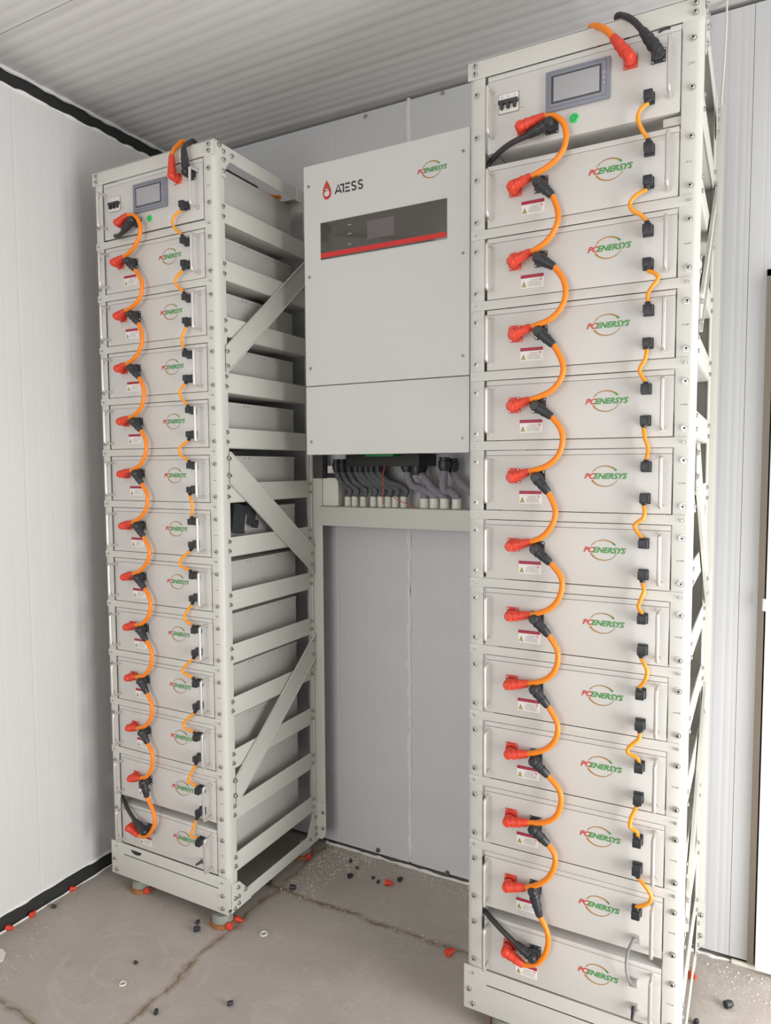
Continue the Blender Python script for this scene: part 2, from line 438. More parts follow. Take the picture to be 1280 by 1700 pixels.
    # bolts of the right-hand side
    for j in range(13):
        for dz in (-.013, -.044):
            bolt(R, .5405, .0395, rail_top(j)+dz, 'right', name='rail_bolt'); bolt(R, .5405, .505, rail_top(j)+dz, 'right', name='rail_bolt')
    for y, z in ((.041, 1.842), (.041, 1.796), (.041, 1.500), (.041, 1.445), (.506, 1.14), (.506, 1.098), (.506, .800), (.506, .745), (.041, .430), (.041, .378)):
        bolt(R, .5465, y, z, 'right', name='brace_bolt')
    for y, z in ((.044, .060), (.080, .034), (.028, .030), (.046, .028), (.046, .004), (.026, -.004), (D-.038, .092), (D-.034, .046), (D-.034, .020), (D-.074, .018),
                 (.040, 2.462), (.040, 2.437), (.040, 2.402), (.080, 2.462), (.022, 2.476), (D-.04, 2.462), (D-.04, 2.437), (D-.04, 2.402)):
        bolt(R, .5457, y, z, 'right', name='plate_bolt')
    # levelling feet
    for x, y in ((.098, .040), (.492, .026), (.098, D-.06), (.492, D-.05)):
        f = MB(); f.lathe((x, y, -.055), (x, y, 0), [(0, .036), (.2, .036), (.45, .030), (.5, .012), (1.0, .012)], M['cup'], 24); f = f.build('foot', R)
        MB().lathe((x, y, -.070), (x, y, -.0545), [(0, .041), (.15, .043), (.85, .043), (1, .037)], M['rubber'], 24).build('strap', f)
        q = MB(); q.lathe((x+.036, y-.016, -.058), (x+.054, y-.022, -.058), [(0, .010), (.5, .011), (.55, .008), (1, .006)], M['red'], 10); q.build('clip', f)
    return R

# ------------------------------------------------------------------ battery module (origin: middle of its front bottom edge)
def logo(m, cx, cz, w, y):
    """the PC ENERSYS wordmark over a broken ring, w metres wide, centred on cx,cz"""
    k = w/.098; h = .0126*k
    x = cx-.0492*k; z = cz-.0060*k
    m.text('PC', x, z, h, y-.0006, M['lred'], .30, 1.06, .028)
    m.text('ENERSYS', x+.0222*k, z, h, y-.0006, M['lgreen'], .30, 1.045, .028)
    rx, rz = .0315*k, .0243*k
    def arc(a0, a1, n=22):
        pts, ws = [], []
        for q in range(n+1):
            t = q/n; a = math.radians(a0+(a1-a0)*t)
            pts.append((cx+rx*math.cos(a)-.001*k, cz+rz*math.sin(a))); ws.append((.0010+.0034*t**1.4)*k)
        return pts, ws
    p, ws = arc(158, 32); m.ribbon(p[:20], ws[:20], y, M['lbrown']); m.ribbon(p[19:], ws[19:], y, M['lgreen'])
    p, ws = arc(-28, -158); m.ribbon(p, ws, y, M['lbrown'])
    m.ribbon(arc(-10, -30, 6)[0], .0006*k, y, M['lgreen'])
    m.poly([(cx-.024*k+.0012*k*math.cos(a*.785), cz+.0145*k+.0012*k*math.sin(a*.785)) for a in range(8)], y, M['lbrown'])
def handle_mesh(x, z0, z1, off):
    m = MB(off); y = -.038; r = .0044; c = .010
    pts = [(x, .002, z1), (x, y+c, z1), (x, y+.003, z1-.003), (x, y, z1-c), (x, y, z0+c), (x, y+.003, z0+.003), (x, y+c, z0), (x, .002, z0)]
    m.tube(pts, r, M['chrome'], 12, 4)
    for z in (z0, z1): m.lathe((x, -.0025, z), (x, .001, z), [(0, .0064), (1, .0068)], M['chrome'], 12)
    return m
def chassis(m, zb, zt, screws=True):
    m.box(.054, .495, .003, .470, zb+.0005, zt-.006, M['chassis'], .001)
    m.box(.0512, .4968, .0025, .4705, zt-.0125, zt-.0008, M['chassis'], .0012)     # lid with folded lip
    m.box(.0510, .4970, -.0006, .003, zt-.0128, zt-.0008, M['panel'], .0008)
    if screws:
        for y in (.18, .20, .36): m.lathe((.4965, y, zt-.009), (.4985, y, zt-.009), [(0, .003), (1, .002)], M['zinc'], 8)
def make_module():
    off = (-W/2, 0, .152)
    R = thing('battery_module', 'm', 'battery module', group='white battery modules stacked in the racks')
    m = MB(off); chassis(m, -.152, 0); m.build('chassis', R)
    MB(off).box(.0512, .4968, -.0012, .0025, -.1520, -.0139, M['panel'], .0008).build('front_panel', R)
    handle_mesh(.0625, -.132, -.022, off).build('handle', R)
    handle_mesh(.4770, -.135, -.022, off).build('handle', R)
    m = MB(off); logo(m, .3492, -.0652, .098, -.0013); m.build('logo', R)
    m = MB(off); y = -.0014
    m.box(.1390, .1960, y-.0003, y+.0003, -.1345, -.1025, M['white']); m.box(.1390, .1960, y-.0008, y, -.1105, -.1025, M['crimson'])
    for a, c in ((.147, .153), (.157, .168), (.172, .188)): m.box(a, c, y-.0011, y, -.1074, -.1062, M['lred'])
    m.poly([(.1415, -.1315), (.1525, -.1315), (.147, -.1185)], y-.0003, M['ink'], .0004); m.poly([(.1435, -.1305), (.1505, -.1305), (.147, -.1215)], y-.0007, M['yellow'], .0003)
    m.box(.1465, .1475, y-.0013, y, -.129, -.125, M['ink'])
    for k, (a, c) in enumerate(((.163, .183), (.160, .181), (.157, .191), (.157, .188), (.157, .192))): m.box(a, c, y-.0006, y, -.1155-.0035*k-.001, -.1155-.0035*k, M['grey'])
    m.lathe((.189, y, -.116), (.189, y-.0008, -.116), [(0, .0032), (1, .0032)], M['lred'], 10); m.lathe((.189, y, -.116), (.189, y-.0012, -.116), [(0, .0018), (1, .0018)], M['white'], 8)
    m.build('warning_label', R)
    m = MB(off); y = -.0013
    for (a, c, z) in ((.424, .447, -.0415), (.427, .444, -.0445), (.436, .450, -.121), (.438, .447, -.124), (.118, .121, -.084), (.121, .1235, -.0855), (.180, .186, -.0855)): m.box(a, c, y-.0004, y+.0003, z-.0012, z, M['grey'])
    m.build('port_marking', R)
    return R
def make_control():
    off = (-W/2, 0, .187)
    R = thing('control_unit', 'c', 'control unit', group='screen units at the top of the racks')
    m = MB(off); chassis(m, -.187, 0, False); m.build('chassis', R)
    MB(off).box(.0512, .4968, -.0012, .0025, -.1868, -.0139, M['panel'], .0008).build('front_panel', R)
    handle_mesh(.0625, -.150, -.040, off).build('handle', R); handle_mesh(.4770, -.150, -.038, off).build('handle', R)
    s = MB(off); s.box(.1975, .3480, -.010, -.001, -.1235, -.0300, M['bezel'], .004); s.box(.206, .3395, -.0116, -.0095, -.1155, -.0375, M['bezel'], .002)
    s.box(.2125, .3290, -.0125, -.011, -.1085, -.0445, M['bezelin'], .0008)
    s = s.build('touch_screen', R)
    MB(off).box(.2185, .3245, -.0134, -.012, -.1045, -.0490, M['lcd'], .0003).build('display', s)
    q = MB(off)
    for z in (-.0655, -.0770, -.0885): q.lathe((.3340, -.0110, z), (.3340, -.0128, z), [(0, .0034), (1, .0030)], M['lcd'], 10)
    q.build('indicator', s)
    m = MB(off); m.box(.0790, .1310, -.0022, -.001, -.0985, -.0515, M['ink']); m.box(.0800, .1300, -.0028, -.001, -.0975, -.0525, M['white'])
    m.box(.0805, .1295, -.0125, -.001, -.0775, -.0690, M['ink'], .0010)
    m.box(.0805, .1295, -.004, -.001, -.0965, -.0835, M['pvc'], .0006)
    for k in range(3):
        x = .0885+.0165*k; m.box(x-.0036, x+.0036, -.0135, -.003, -.0895, -.072, M['ink'], .001); m.box(x-.003, x+.001, -.0032, -.002, -.060, -.0575, M['grey'])
    m.box(.1345, .142, -.0018, -.001, -.0935, -.092, M['grey'])
    m.build('circuit_breaker', R)
    m = MB(off); c = (.2655, -.148); m.lathe((c[0], -.0008, c[1]), (c[0], -.0055, c[1]), [(0, .0110), (.7, .0108), (1, .0095)], M['green'], 20)
    ring = [(c[0]+.006*math.cos(math.radians(a)), c[1]+.006*math.sin(math.radians(a))) for a in range(130, 411, 20)]
    m.ribbon(ring, .0012, -.0055, M['greend']); m.box(c[0]-.0006, c[0]+.0006, -.0062, -.005, c[1]+.001, c[1]+.0075, M['greend']); m.build('power_button', R)
    m = MB(off); y = -.0013; m.text('P+', .378, -.066, .006, y-.0004, M['lred']); m.text('P-', .4425, -.0625, .006, y-.0004, M['grey']); m.build('port_marking', R)
    return R

# ------------------------------------------------------------------ pixel paths measured on the photograph, all on the rack front plane
def fp(u, v, d): return on_y(u, v, YF-d)
def connector(mb, head, tail, m, d=.030):
    """elbow plug: stub standing on the panel at head, sleeve from there to tail"""
    h, t = fp(*head, d), fp(*tail, d-.004)
    k = (t-h); L = k.length
    mb.lathe((h.x, YF-.004, h.z), (h.x, YF-d-.014, h.z), [(0, .0115), (.25, .0115), (.27, .0138), (.5, .0138), (.52, .0122), (.85, .0122), (1, .0085)], m, 16)
    a = h-k*(.010/L)
    mb.lathe(a, t, [(0, .0095), (.06, .0122), (.32, .0125), (.33, .0138), (.42, .0138), (.43, .0120), (.60, .0118), (.61, .0126), (.66, .0126), (.67, .0112), (.94, .0098), (1, .0080)], m, 16)
    return t
def socket(mod, head, m, k='socket'):
    h = fp(*head, .028); s = .0155
    b = MB(-mod.location); x, z = h.x, h.z+.000
    b.box(x-s, x+s, YF-.0045, YF-.0012, z-s, z+s, m, .0012)
    b.cyl((x, YF-.0045, z), (x, YF-.010, z), .0150, m, 18)
    for sx in (-1, 1):
        for sz in (-1, 1): b.lathe((x+sx*.0118, YF-.0045, z+sz*.0118), (x+sx*.0118, YF-.0058, z+sz*.0118), [(0, .0026), (1, .002)], M['zinc'], 8)
    return b.build(k, mod)
def power_cable(px, a, bcon, label, ca, cb, d=.028):
    p0 = fp(*px[0], d)
    R = thing('power_cable', label, 'cable', p0, 'orange power cables looping between the modules')
    o = -p0
    pts = [fp(u, v, d-.002+.006*math.sin(math.pi*k/(len(px)-1))) for k, (u, v) in enumerate(px)]
    MB(o).tube(pts, .0068, M['orange'], 12, 8).build('cable_sheath', R)
    for con, c in ((a, ca), (bcon, cb)):
        m = MB(o); connector(m, con[0], con[1], M[c]); q = m.build('connector', R); q['label'] = 'red elbow connector' if c == 'red' else 'black elbow connector'
    return R
def comm_cable(px, pa, pb, label):
    d = .020; p0 = fp(*px[0], d)
    R = thing('signal_cable', label, 'cable', p0, 'thin amber signal cables between the modules'); o = -p0
    MB(o).tube([fp(u, v, d+.004*math.sin(math.pi*k/(len(px)-1))) for k, (u, v) in enumerate(px)], .0046, M['amber'], 10, 8).build('cable_sheath', R)
    for pl, end in ((pa, px[0]), (pb, px[-1])):
        h = fp(*pl, .018); e = fp(*end, d); m = MB(o)
        m.box(h.x-.0098, h.x+.0098, YF-.033, YF-.0013, h.z-.0098, h.z+.0098, M['black'], .0022)
        m.box(h.x-.0115, h.x+.0115, YF-.010, YF-.0013, h.z-.0125, h.z+.0125, M['black'], .0015)
        m.lathe((h.x, h.y-.002, h.z), e, [(0, .0090), (.55, .0084), (.6, .0070), (1, .0056)], M['black'], 12)
        m.build('plug', R)
    return R

RIGHT = dict(x=XR, side='right', bar=False,
  red=[((864,210),(905,193)),((850,310),(882,293)),((850,434),(882,418)),((852,555),(882,543)),((849,674),(880,664)),((849,792),(878,783)),((847,907),(880,900)),((846,1023),(880,1021)),((844,1137),(877,1135)),((845,1252),(876,1252)),((843,1364),(876,1366)),((842,1472),(872,1474)),((840,1580),(869,1602))],
  blk=[((912,204),(876,225)),((893,303),(917,325)),((893,428),(920,443)),((894,550),(919,573)),((889,674),(916,692)),((890,793),(910,818)),((888,912),(914,935)),((887,1028),(911,1055)),((887,1145),(910,1173)),((886,1264),(910,1288)),((885,1377),(910,1402)),((885,1480),(896,1521)),((884,1589),(856,1566))],
  pw=[[(905,193),(921,193),(935,204),(940,224),(936,246),(923,265),(904,280),(882,293)],
      [(917,325),(925,346),(926,366),(917,388),(902,405),(882,418)],
      [(920,443),(934,462),(939,484),(933,508),(914,529),(882,543)],
      [(919,573),(931,595),(935,614),(928,634),(911,651),(880,664)],
      [(916,692),(930,711),(934,731),(927,755),(908,773),(878,783)],
      [(910,818),(919,837),(922,854),(915,874),(900,891),(880,900)],
      [(914,935),(930,956),(933,975),(925,998),(908,1013),(880,1021)],
      [(911,1055),(924,1077),(926,1096),(919,1116),(903,1129),(877,1135)],
      [(910,1173),(923,1196),(926,1212),(920,1231),(903,1245),(876,1252)],
      [(910,1288),(928,1311),(931,1333),(923,1355),(904,1365),(876,1366)],
      [(910,1402),(920,1418),(921,1436),(911,1456),(894,1468),(872,1474)],
      [(896,1521),(907,1543),(910,1564),(904,1586),(890,1600),(869,1602)]],
  up=[(1077,246),(1075,381),(1076,514),(1072,645),(1072,775),(1068,903),(1066,1028),(1063,1153),(1061,1274),(1058,1397),(1056,1516)],
  lo=[(1077,160),(1076,301),(1075,437),(1075,569),(1071,698),(1070,828),(1067,955),(1066,1080),(1062,1204),(1059,1327),(1057,1444)],
  sg=[[(1076,171),(1064,181),(1059,195),(1064,212),(1076,231)],
      [(1074,314),(1056,324),(1046,337),(1050,349),(1064,357),(1074,367)],
      [(1075,449),(1088,454),(1092,463),(1081,478),(1075,490),(1075,501)],
      [(1074,580),(1071,596),(1062,613),(1066,625),(1072,634)],
      [(1068,710),(1071,728),(1076,744),(1073,763)],
      [(1069,839),(1070,851),(1067,861),(1054,871),(1057,882),(1066,893)],
      [(1066,967),(1069,981),(1063,997),(1060,1008),(1066,1019)],
      [(1064,1092),(1074,1113),(1071,1129),(1061,1142)],
      [(1062,1216),(1060,1227),(1044,1241),(1043,1250),(1057,1258),(1061,1265)],
      [(1057,1338),(1048,1358),(1046,1373),(1057,1381),(1059,1388)],
      [(1059,1457),(1076,1478),(1081,1491),(1074,1501),(1056,1506)]])
LEFT = dict(x=XL, side='left', bar=True,
  red=[((196,370),(212,357)),((190,436),(205,427)),((195,525),(208,516)),((196,612),(209,605)),((200,700),(214,694)),((201,787),(216,782)),((204,873),(219,868)),((207,958),(221,953)),((211,1041),(225,1038)),((213,1125),(225,1124)),((215,1208),(227,1209)),((218,1292),(233,1292)),((215,1374),(230,1387))],
  blk=[((219,366),(204,385)),((213,434),(224,448)),((218,522),(230,537)),((218,611),(231,627)),((222,700),(234,715)),((225,786),(235,803)),((227,873),(238,891)),((228,959),(240,977)),((232,1045),(243,1064)),((234,1131),(244,1151)),((236,1216),(245,1234)),((238,1299),(244,1323)),((241,1380),(224,1362))],
  pw=[[(212,357),(223,358),(231,369),(233,384),(228,401),(218,416),(205,427)],
      [(224,448),(233,462),(236,476),(232,495),(221,508),(208,516)],
      [(230,537),(235,552),(236,566),(232,581),(223,595),(209,605)],
      [(231,627),(238,642),(239,657),(235,674),(226,687),(214,694)],
      [(234,715),(242,730),(243,743),(240,758),(231,773),(216,782)],
      [(235,803),(244,819),(245,832),(242,846),(233,859),(219,868)],
      [(238,891),(246,906),(248,919),(244,934),(233,947),(221,953)],
      [(240,977),(248,992),(250,1007),(246,1023),(236,1035),(225,1038)],
      [(243,1064),(251,1079),(252,1094),(248,1110),(239,1121),(225,1124)],
      [(244,1151),(251,1167),(252,1182),(248,1197),(240,1206),(227,1209)],
      [(245,1234),(252,1249),(253,1266),(249,1282),(242,1290),(233,1292)],
      [(244,1323),(254,1346),(257,1364),(251,1381),(240,1389),(230,1387)]],
  up=[(307,400),(310,494),(311,588),(316,681),(318,773),(320,866),(322,956),(325,1046),(327,1135),(328,1224),(331,1312),(332,1398)],
  lo=[(305,340),(308,438),(311,533),(312,628),(317,721),(318,813),(321,904),(322,993),(326,1083),(328,1172),(328,1259),(332,1348)],
  sg=[[(301,349),(291,357),(286,368),(290,379),(302,390)],
      [(304,449),(294,458),(291,467),(294,475),(305,485)],
      [(309,543),(304,555),(301,567),(306,579)],
      [(308,637),(299,648),(300,659),(311,673)],
      [(313,731),(300,741),(297,749),(301,756),(313,765)],
      [(315,822),(319,839),(318,857)],
      [(316,914),(301,928),(299,938),(315,947)],
      [(319,1003),(307,1020),(307,1029),(320,1038)],
      [(321,1093),(305,1108),(304,1116),(320,1125)],
      [(323,1183),(306,1199),(306,1208),(322,1215)],
      [(325,1269),(314,1290),(313,1297),(327,1305)],
      [(326,1360),(318,1384),(320,1389),(328,1391)]])
proto_m = make_module(); proto_c = make_control(); used = set()
def fresh(proto):
    if proto.name in used: return copy_tree(proto)
    used.add(proto.name); return proto
for K in (LEFT, RIGHT):
    X0, sd = K['x'], K['side']
    rack = make_rack(K['bar'], .041 if sd == 'left' else .019); rack.location = (X0, YF, RZ)
    tag(rack, f'open off-white steel battery rack on the {sd}, '+('beside the plain white wall' if sd == 'left' else 'nearest the white door'), 'rack', 'battery racks')
    mods = []
    c = fresh(proto_c); c.location = (X0+W/2, YF, RZ+TC-.187)
    tag(c, f'white control unit with grey touch screen, topmost in the {sd} rack', 'control unit'); mods.append(c)
    for i in range(1, 13):
        m = fresh(proto_m); m.location = (X0+W/2, YF, RZ+T_of(i)-.152); mods.append(m)
        where = ('directly below the screen unit' if i == 1 else 'lowest, just above the plinth' if i == 12 else f'{ORD[i-1]} below the screen unit')
        tag(m, f'white battery module of the {sd} rack, {where}', 'battery module')
    bpy.context.view_layer.update()
    for i in range(13):
        socket(mods[i], K['red'][i][0], M['red'])['label'] = 'red socket flange'; socket(mods[i], K['blk'][i][0], M['black'])['label'] = 'black socket flange'
    nm = lambda i: 'the screen unit' if i == 0 else f'the {ORD[i-1]} battery module'
    for i, px in enumerate(K['pw']):
        a = K['red'][0] if i == 0 else K['blk'][i]
        power_cable(px, a, K['red'][i+1], f'orange power cable from {nm(i)} to {nm(i+1).replace("battery module", "module")}, {sd} rack', 'red' if i == 0 else 'black', 'red')
    for i, px in enumerate(K['sg']):
        comm_cable(px, K['lo'][i], K['up'][i], f'thin amber signal cable from {nm(i)} to {nm(i+1).replace("battery module", "module")}, {sd} rack')
# faint row markings on the right flanges
for K in (LEFT, RIGHT):
    rk = [o for o in bpy.data.objects if o.name.startswith('battery_rack') and abs(o.location.x-K['x']) < .01][0]
    m = MB()
    m.text('CM1', .511, TC-.092, .0055, -.0004, M['grey'])
    m.text('A-2', .512, T_of(1)-.084, .0055, -.0004, M['grey'])
    for i in range(2, 13):
        z = T_of(i)-.081
        for a, c in ((.512, .5145), (.517, .519), (.521, .526)): m.box(a, c, -.0005, .0005, z-.0015, z+.0012, M['grey'])
    m.build('row_marking', rk)

# black return cables: from the screen unit down into the gap, and up out of the gap above the lowest module
def black_lead(px, con, label, ys=None, r=.0070):
    d = .026; p0 = fp(*px[0], d); R = thing('power_cable', label, 'cable', p0, 'black return cables'); o = -p0
    pts = [on_y(u, v, YF-(ys[k] if ys else d)) for k, (u, v) in enumerate(px)]
    MB(o).tube(pts, r, M['blackcable'], 12, 8).build('cable_sheath', R)
    m = MB(o); connector(m, con[0], con[1], M['black']); m.build('connector', R); return R
black_lead([(876,225),(852,236),(832,250),(816,266),(809,276)], RIGHT['blk'][0], 'black cable from the screen unit into the gap below it, right rack', (.026, .022, .008, -.02, -.06))
black_lead([(856,1566),(838,1549),(820,1530),(806,1514),(803,1511)], RIGHT['blk'][12], 'black cable plugged into the lowest module of the right rack', (.026, .022, .010, -.012, -.05))
black_lead([(204,385),(199,390),(193,392),(190,391)], LEFT['blk'][0], 'short black cable end under the screen unit, left rack', (.026, .02, .006, -.02))
black_lead([(224,1362),(213,1345),(206,1330),(202,1323),(200,1321)], LEFT['blk'][12], 'black cable plugged into the lowest module of the left rack', (.026, .020, .006, -.02, -.06))
# leads that go up over the top bar and back over the screen unit
def top_lead(px, ys, back, con, m, cm, label, name):
    p0 = fp(*px[0], .03); R = thing('power_cable', label, 'cable', p0, 'leads over the top bars'); o = -p0
    pts = [on_y(u, v, YF-yy) for (u, v), yy in zip(px, ys)]+[Vector(q) for q in back]
    MB(o).tube(pts, .0070, M[m], 12, 8).build('cable_sheath', R)
    c = MB(o); connector(c, con[0], con[1], M[cm]); c.build('connector', R)
    return R
ZT = RZ+2.462
top_lead([(1017,61),(1005,49),(992,43.5),(980,47)], (.026, .020, .006, -.020), [(XR+.31, YF+.055, ZT+.012), (XR+.31, YF+.12, ZT-.008), (XR+.32, YF+.45, ZT-.012)], ((1044,93),(1017,61)), 'orange', 'red', 'orange lead with red plug rising over the top bar, right rack', 0)
top_lead([(1066,50),(1053,36),(1038,27),(1024,29)], (.026, .020, .006, -.020), [(XR+.372, YF+.055, ZT+.012), (XR+.372, YF+.12, ZT-.008), (XR+.375, YF+.45, ZT-.012)], ((1091,83),(1066,50)), 'blackcable', 'black', 'black lead with black plug rising over the top bar, right rack', 0)
top_lead([(285,258),(289,248),(297,240),(305,236)], (.026, .018, .004, -.012), [(XL+.43, YF+.05, ZT+.016), (XL+.44, YF+.12, ZT-.006), (XL+.46, YF+.36, ZT-.009), (XL+.485, YF+.42, ZT-.004)], ((286,292),(285,258)), 'orange', 'red', 'orange lead with red plug rising over the top bar, left rack', 0)
top_lead([(305,247),(309,240),(316,236),(322,235)], (.026, .018, .004, -.012), [(XL+.462, YF+.05, ZT+.016), (XL+.468, YF+.12, ZT-.006), (XL+.47, YF+.30, ZT-.009)], ((309,286),(305,247)), 'blackcable', 'black', 'black lead with black plug rising over the top bar, left rack', 0)
for i, (rk, a, c) in enumerate((((RIGHT), (1044,93), (1091,83)), (LEFT, (286,292), (309,286)))):
    cu = [o for o in bpy.data.objects if o.name.startswith('control_unit') and abs(o.location.x-rk['x']-W/2) < .01][0]
    socket(cu, a, M['red'])['label'] = 'red socket flange'; socket(cu, c, M['black'])['label'] = 'black socket flange'
m = MB(); a, e = fp(1094, 53.5, .001), fp(1113, 46, .001)
m.tube([a, (a+e)/2+Vector((0, -.002, .002)), e], .0028, M['black'], 8, 6)
tag(m.build('cable_strap'), 'short black strap end poking out under the top bar of the right rack', 'strap')
rr = [o for o in bpy.data.objects if o.name.startswith('battery_rack') and abs(o.location.x-XR) < .01][0]
MB().box(.462, .4995, .004, .03, T_of(1)+.004, T_of(1)+.0225, M['rack'], .002).build('shelf_bracket', rr)
# grey network cable between the two lowest modules of the right rack, and the stub below it
p0 = fp(1053, 1560, .012)
R_ = thing('network_cable', 'thin grey network cable between the two lowest modules of the right rack', 'cable', p0)
MB(-p0).tube([fp(u, v, dd) for u, v, dd in ((1054,1560,.010),(1050,1563,.022),(1043,1578,.026),(1039.5,1599,.026),(1041.5,1620,.024),(1048,1633,.012))], .0034, M['greycable'], 10, 8).build('cable_sheath', R_)
for u, v in ((1055,1559),(1051,1632)):
    h = fp(u, v, .006); m = MB(-p0); m.box(h.x-.0085, h.x+.0085, YF-.010, YF-.0013, h.z-.0085, h.z+.0085, M['zinc'], .001); m.box(h.x-.0055, h.x+.0055, YF-.0125, YF-.009, h.z-.006, h.z+.004, M['lcd'], .001); m.build('plug', R_)
def stub(u, v, u2, v2, label):
    h = fp(u, v, .006); R = thing('terminal_plug', label, 'plug', h); m = MB(-h)
    m.box(h.x-.0085, h.x+.0085, YF-.008, YF-.0013, h.z-.0085, h.z+.0085, M['zinc'], .001); m.build('port', R)
    e = fp(u2, v2, .03); m = MB(-h); m.lathe((h.x, YF-.006, h.z), e, [(0, .0052), (.5, .0045), (1, .0032)], M['black'], 10); m.build('pin', R)
stub(1052, 1672, 1049, 1693, 'black terminator pin in the port of the lowest module, right rack')
stub(336, 1430, 325, 1436, 'black terminator pin in the port of the lowest module, left rack')
# half-round knock-out hole in the left plinth
lr = [o for o in bpy.data.objects if o.name.startswith('battery_rack') and abs(o.location.x-XL) < .01][0]
MB().prism([(.122+.026*math.cos(math.radians(a)), .098+.014*math.sin(math.radians(a))) for a in range(180, 361, 15)], 'y', -.0056, -.0045, M['hole']).build('knockout_hole', lr)

# ------------------------------------------------------------------ black device sitting on the seventh side rail of the left rack
q = Matrix.Rotation(math.radians(-11), 3, 'X')
R_ = thing('power_adapter', 'small black power adapter resting on a side rail of the left rack', 'adapter', (XL+.520, YF+.13, RZ+1.246))
m = MB(); m.box(-.014, .012, -.058, .010, .006, .102, M['black'], .006, q); m.build('case', R_)
m = MB(); m.box(-.010, .010, .012, .066, .030, .108, M['black'], .008, q); m.box(-.006, .006, .05, .085, .016, .045, M['black'], .008, q); m.build('lug', R_)
m = MB(); m.box(.0115, .0125, .002, .0035, .012, .066, M['white'], 0, q); m.build('edge_strip', R_)

# ------------------------------------------------------------------ inverter
YI = 2.0; IX0, IX1, IZ0, IZ1 = -1.370, -.7745, .0425+ZO, 1.0045+ZO
IV = thing('inverter', 'large white wall-mounted inverter cabinet with dark display band, hung between the racks', 'inverter', ((IX0+IX1)/2, YB-.01, IZ0))
o = -IV.location
m = MB(o); m.box(IX0+.004, IX1-.004, YI+.018, YB-.022, IZ0+.004, IZ1-.004, M['inverter'], .004); m.build('cabinet', IV)
m = MB(o); m.box(IX0, IX1, YI, YI+.0175, .2765+ZO, IZ1, M['inverter'], .0035); m.build('front_cover', IV)
m = MB(o); m.box(IX0, IX1, YI, YI+.0175, IZ0, .2740+ZO, M['inverter'], .0035); m.build('lower_cover', IV)
m = MB(o); m.box(IX0+.03, IX1-.03, YB-.0215, YB-.001, IZ0+.15, IZ1-.08, M['steel']); m.build('wall_bracket', IV)
for x in (-1.349, -.7955):
    for z in (.937, .640, .3355, .087):
        k = link(B_BIG, 'screw', IV, Vector((x, YI, z+ZO))+o); k.scale = (.75, .75, .75)
g = MB(o); g.box(-1.3025, -.8480, YI-.0025, YI+.001, .6905+ZO, .8100+ZO, M['glass'], .0006); g = g.build('display_panel', IV)
MB(o).box(-1.3020, -.8485, YI-.0030, YI-.0020, .6955+ZO, .7110+ZO, M['stripe']).build('red_stripe', g)
MB(o).box(-1.1240, -1.0270, YI-.0030, YI-.0020, .7290+ZO, .7870+ZO, M['glasslcd']).build('display', g)
m = MB(o)
for z in (.787, .759, .726): m.box(-1.196, -1.183, YI-.0029, YI-.002, z+ZO-.002, z+ZO+.001, M['lcd'])
m.build('indicator', g)
m = MB(o); logo(m, -.8985, .9050+ZO, .098, YI-.0003); m.build('logo', IV)
m = MB(o)                                     # red drop mark and lettering
zc, xc = .915+ZO, -1.2775
def drop(sc, dz=0., n=30):
    P_ = []
    for q_ in range(n):
        a = 2*math.pi*q_/n
        x_ = .0235*sc*math.sin(a)*(math.sin(a/2)**1.15)
        z_ = .031*sc*math.cos(a)
        P_.append((xc+x_, zc+z_+dz-.001))
    return P_
m.poly(drop(1.), YI-.0001, M['lred'], .0005)
m.poly([(x, z) for x, z in drop(.60, -.0075)], YI-.0006, M['inverter'], .0004)
arc = [(xc+.0005+.0125*math.cos(math.radians(a)), zc-.0135+.0115*math.sin(math.radians(a))) for a in range(120, 420, 15)]
m.ribbon(arc, .0045, YI-.0010, M['lred'], .0004)
m.ribbon([(xc-.0155, zc-.001), (xc-.017, zc-.013), (xc-.012, zc-.026), (xc-.008, zc-.031)], .003, YI-.0010, M['inverter'], .0005)
m.poly([(xc+.003*math.cos(a*.63), zc+.0045+.003*math.sin(a*.63)) for a in range(10)], YI-.0010, M['ink'], .0004)
m.ribbon([(xc-.009, zc-.002), (xc-.003, zc-.005), (xc+.008, zc-.001)], .0022, YI-.0010, M['ink'], .0004)
zb, H_ = .8940+ZO, .0280; st = .0052; y = YI-.0001
m.ribbon([(-1.2450, zb), (-1.2330, zb+H_), (-1.2210, zb)], st, y, M['ink']); m.ribbon([(-1.2400, zb+.008), (-1.2245, zb+.008)], st, y, M['ink'])
m.ribbon([(-1.2260, zb+H_-.002), (-1.2105, zb+H_-.002)], st, y, M['ink']); m.ribbon([(-1.2130, zb+H_-.002), (-1.2130, zb)], st, y, M['ink'])
for k in (.002, H_/2, H_-.002): m.ribbon([(-1.2065, zb+k), (-1.1880-(.004 if k == H_/2 else 0), zb+k)], st, y, M['ink'])
for sx in (-1.1735, -1.1490):
    r1 = H_/4
    pts = [(sx+r1*1.05*math.cos(math.radians(a)), zb+3*r1+r1*.93*math.sin(math.radians(a))-.0003) for a in range(20, 271, 25)]
    pts += [(sx+r1*1.05*math.cos(math.radians(a)), zb+r1+r1*.93*math.sin(math.radians(a))+.0003) for a in range(90, -161, -25)]
    m.ribbon(pts, st, y, M['ink'])
m.build('maker_logo', IV)
# terminals and glands under the cabinet
m = MB(o); m.box(-1.326, -1.03, YB-.15, YB-.004, IZ0-.040, IZ0+.003, M['hole'], .003); m.box(-1.3665, -1.326, 2.03, 2.065, IZ0-.081, IZ0+.003, M['hole'], .003); m.build('terminal_cover', IV)
m = MB(o); m.box(-1.215, -1.105, YB-.20, YB-.15, IZ0-.006, IZ0+.004, M['greend'], .002); m.build('terminal_strip', IV)

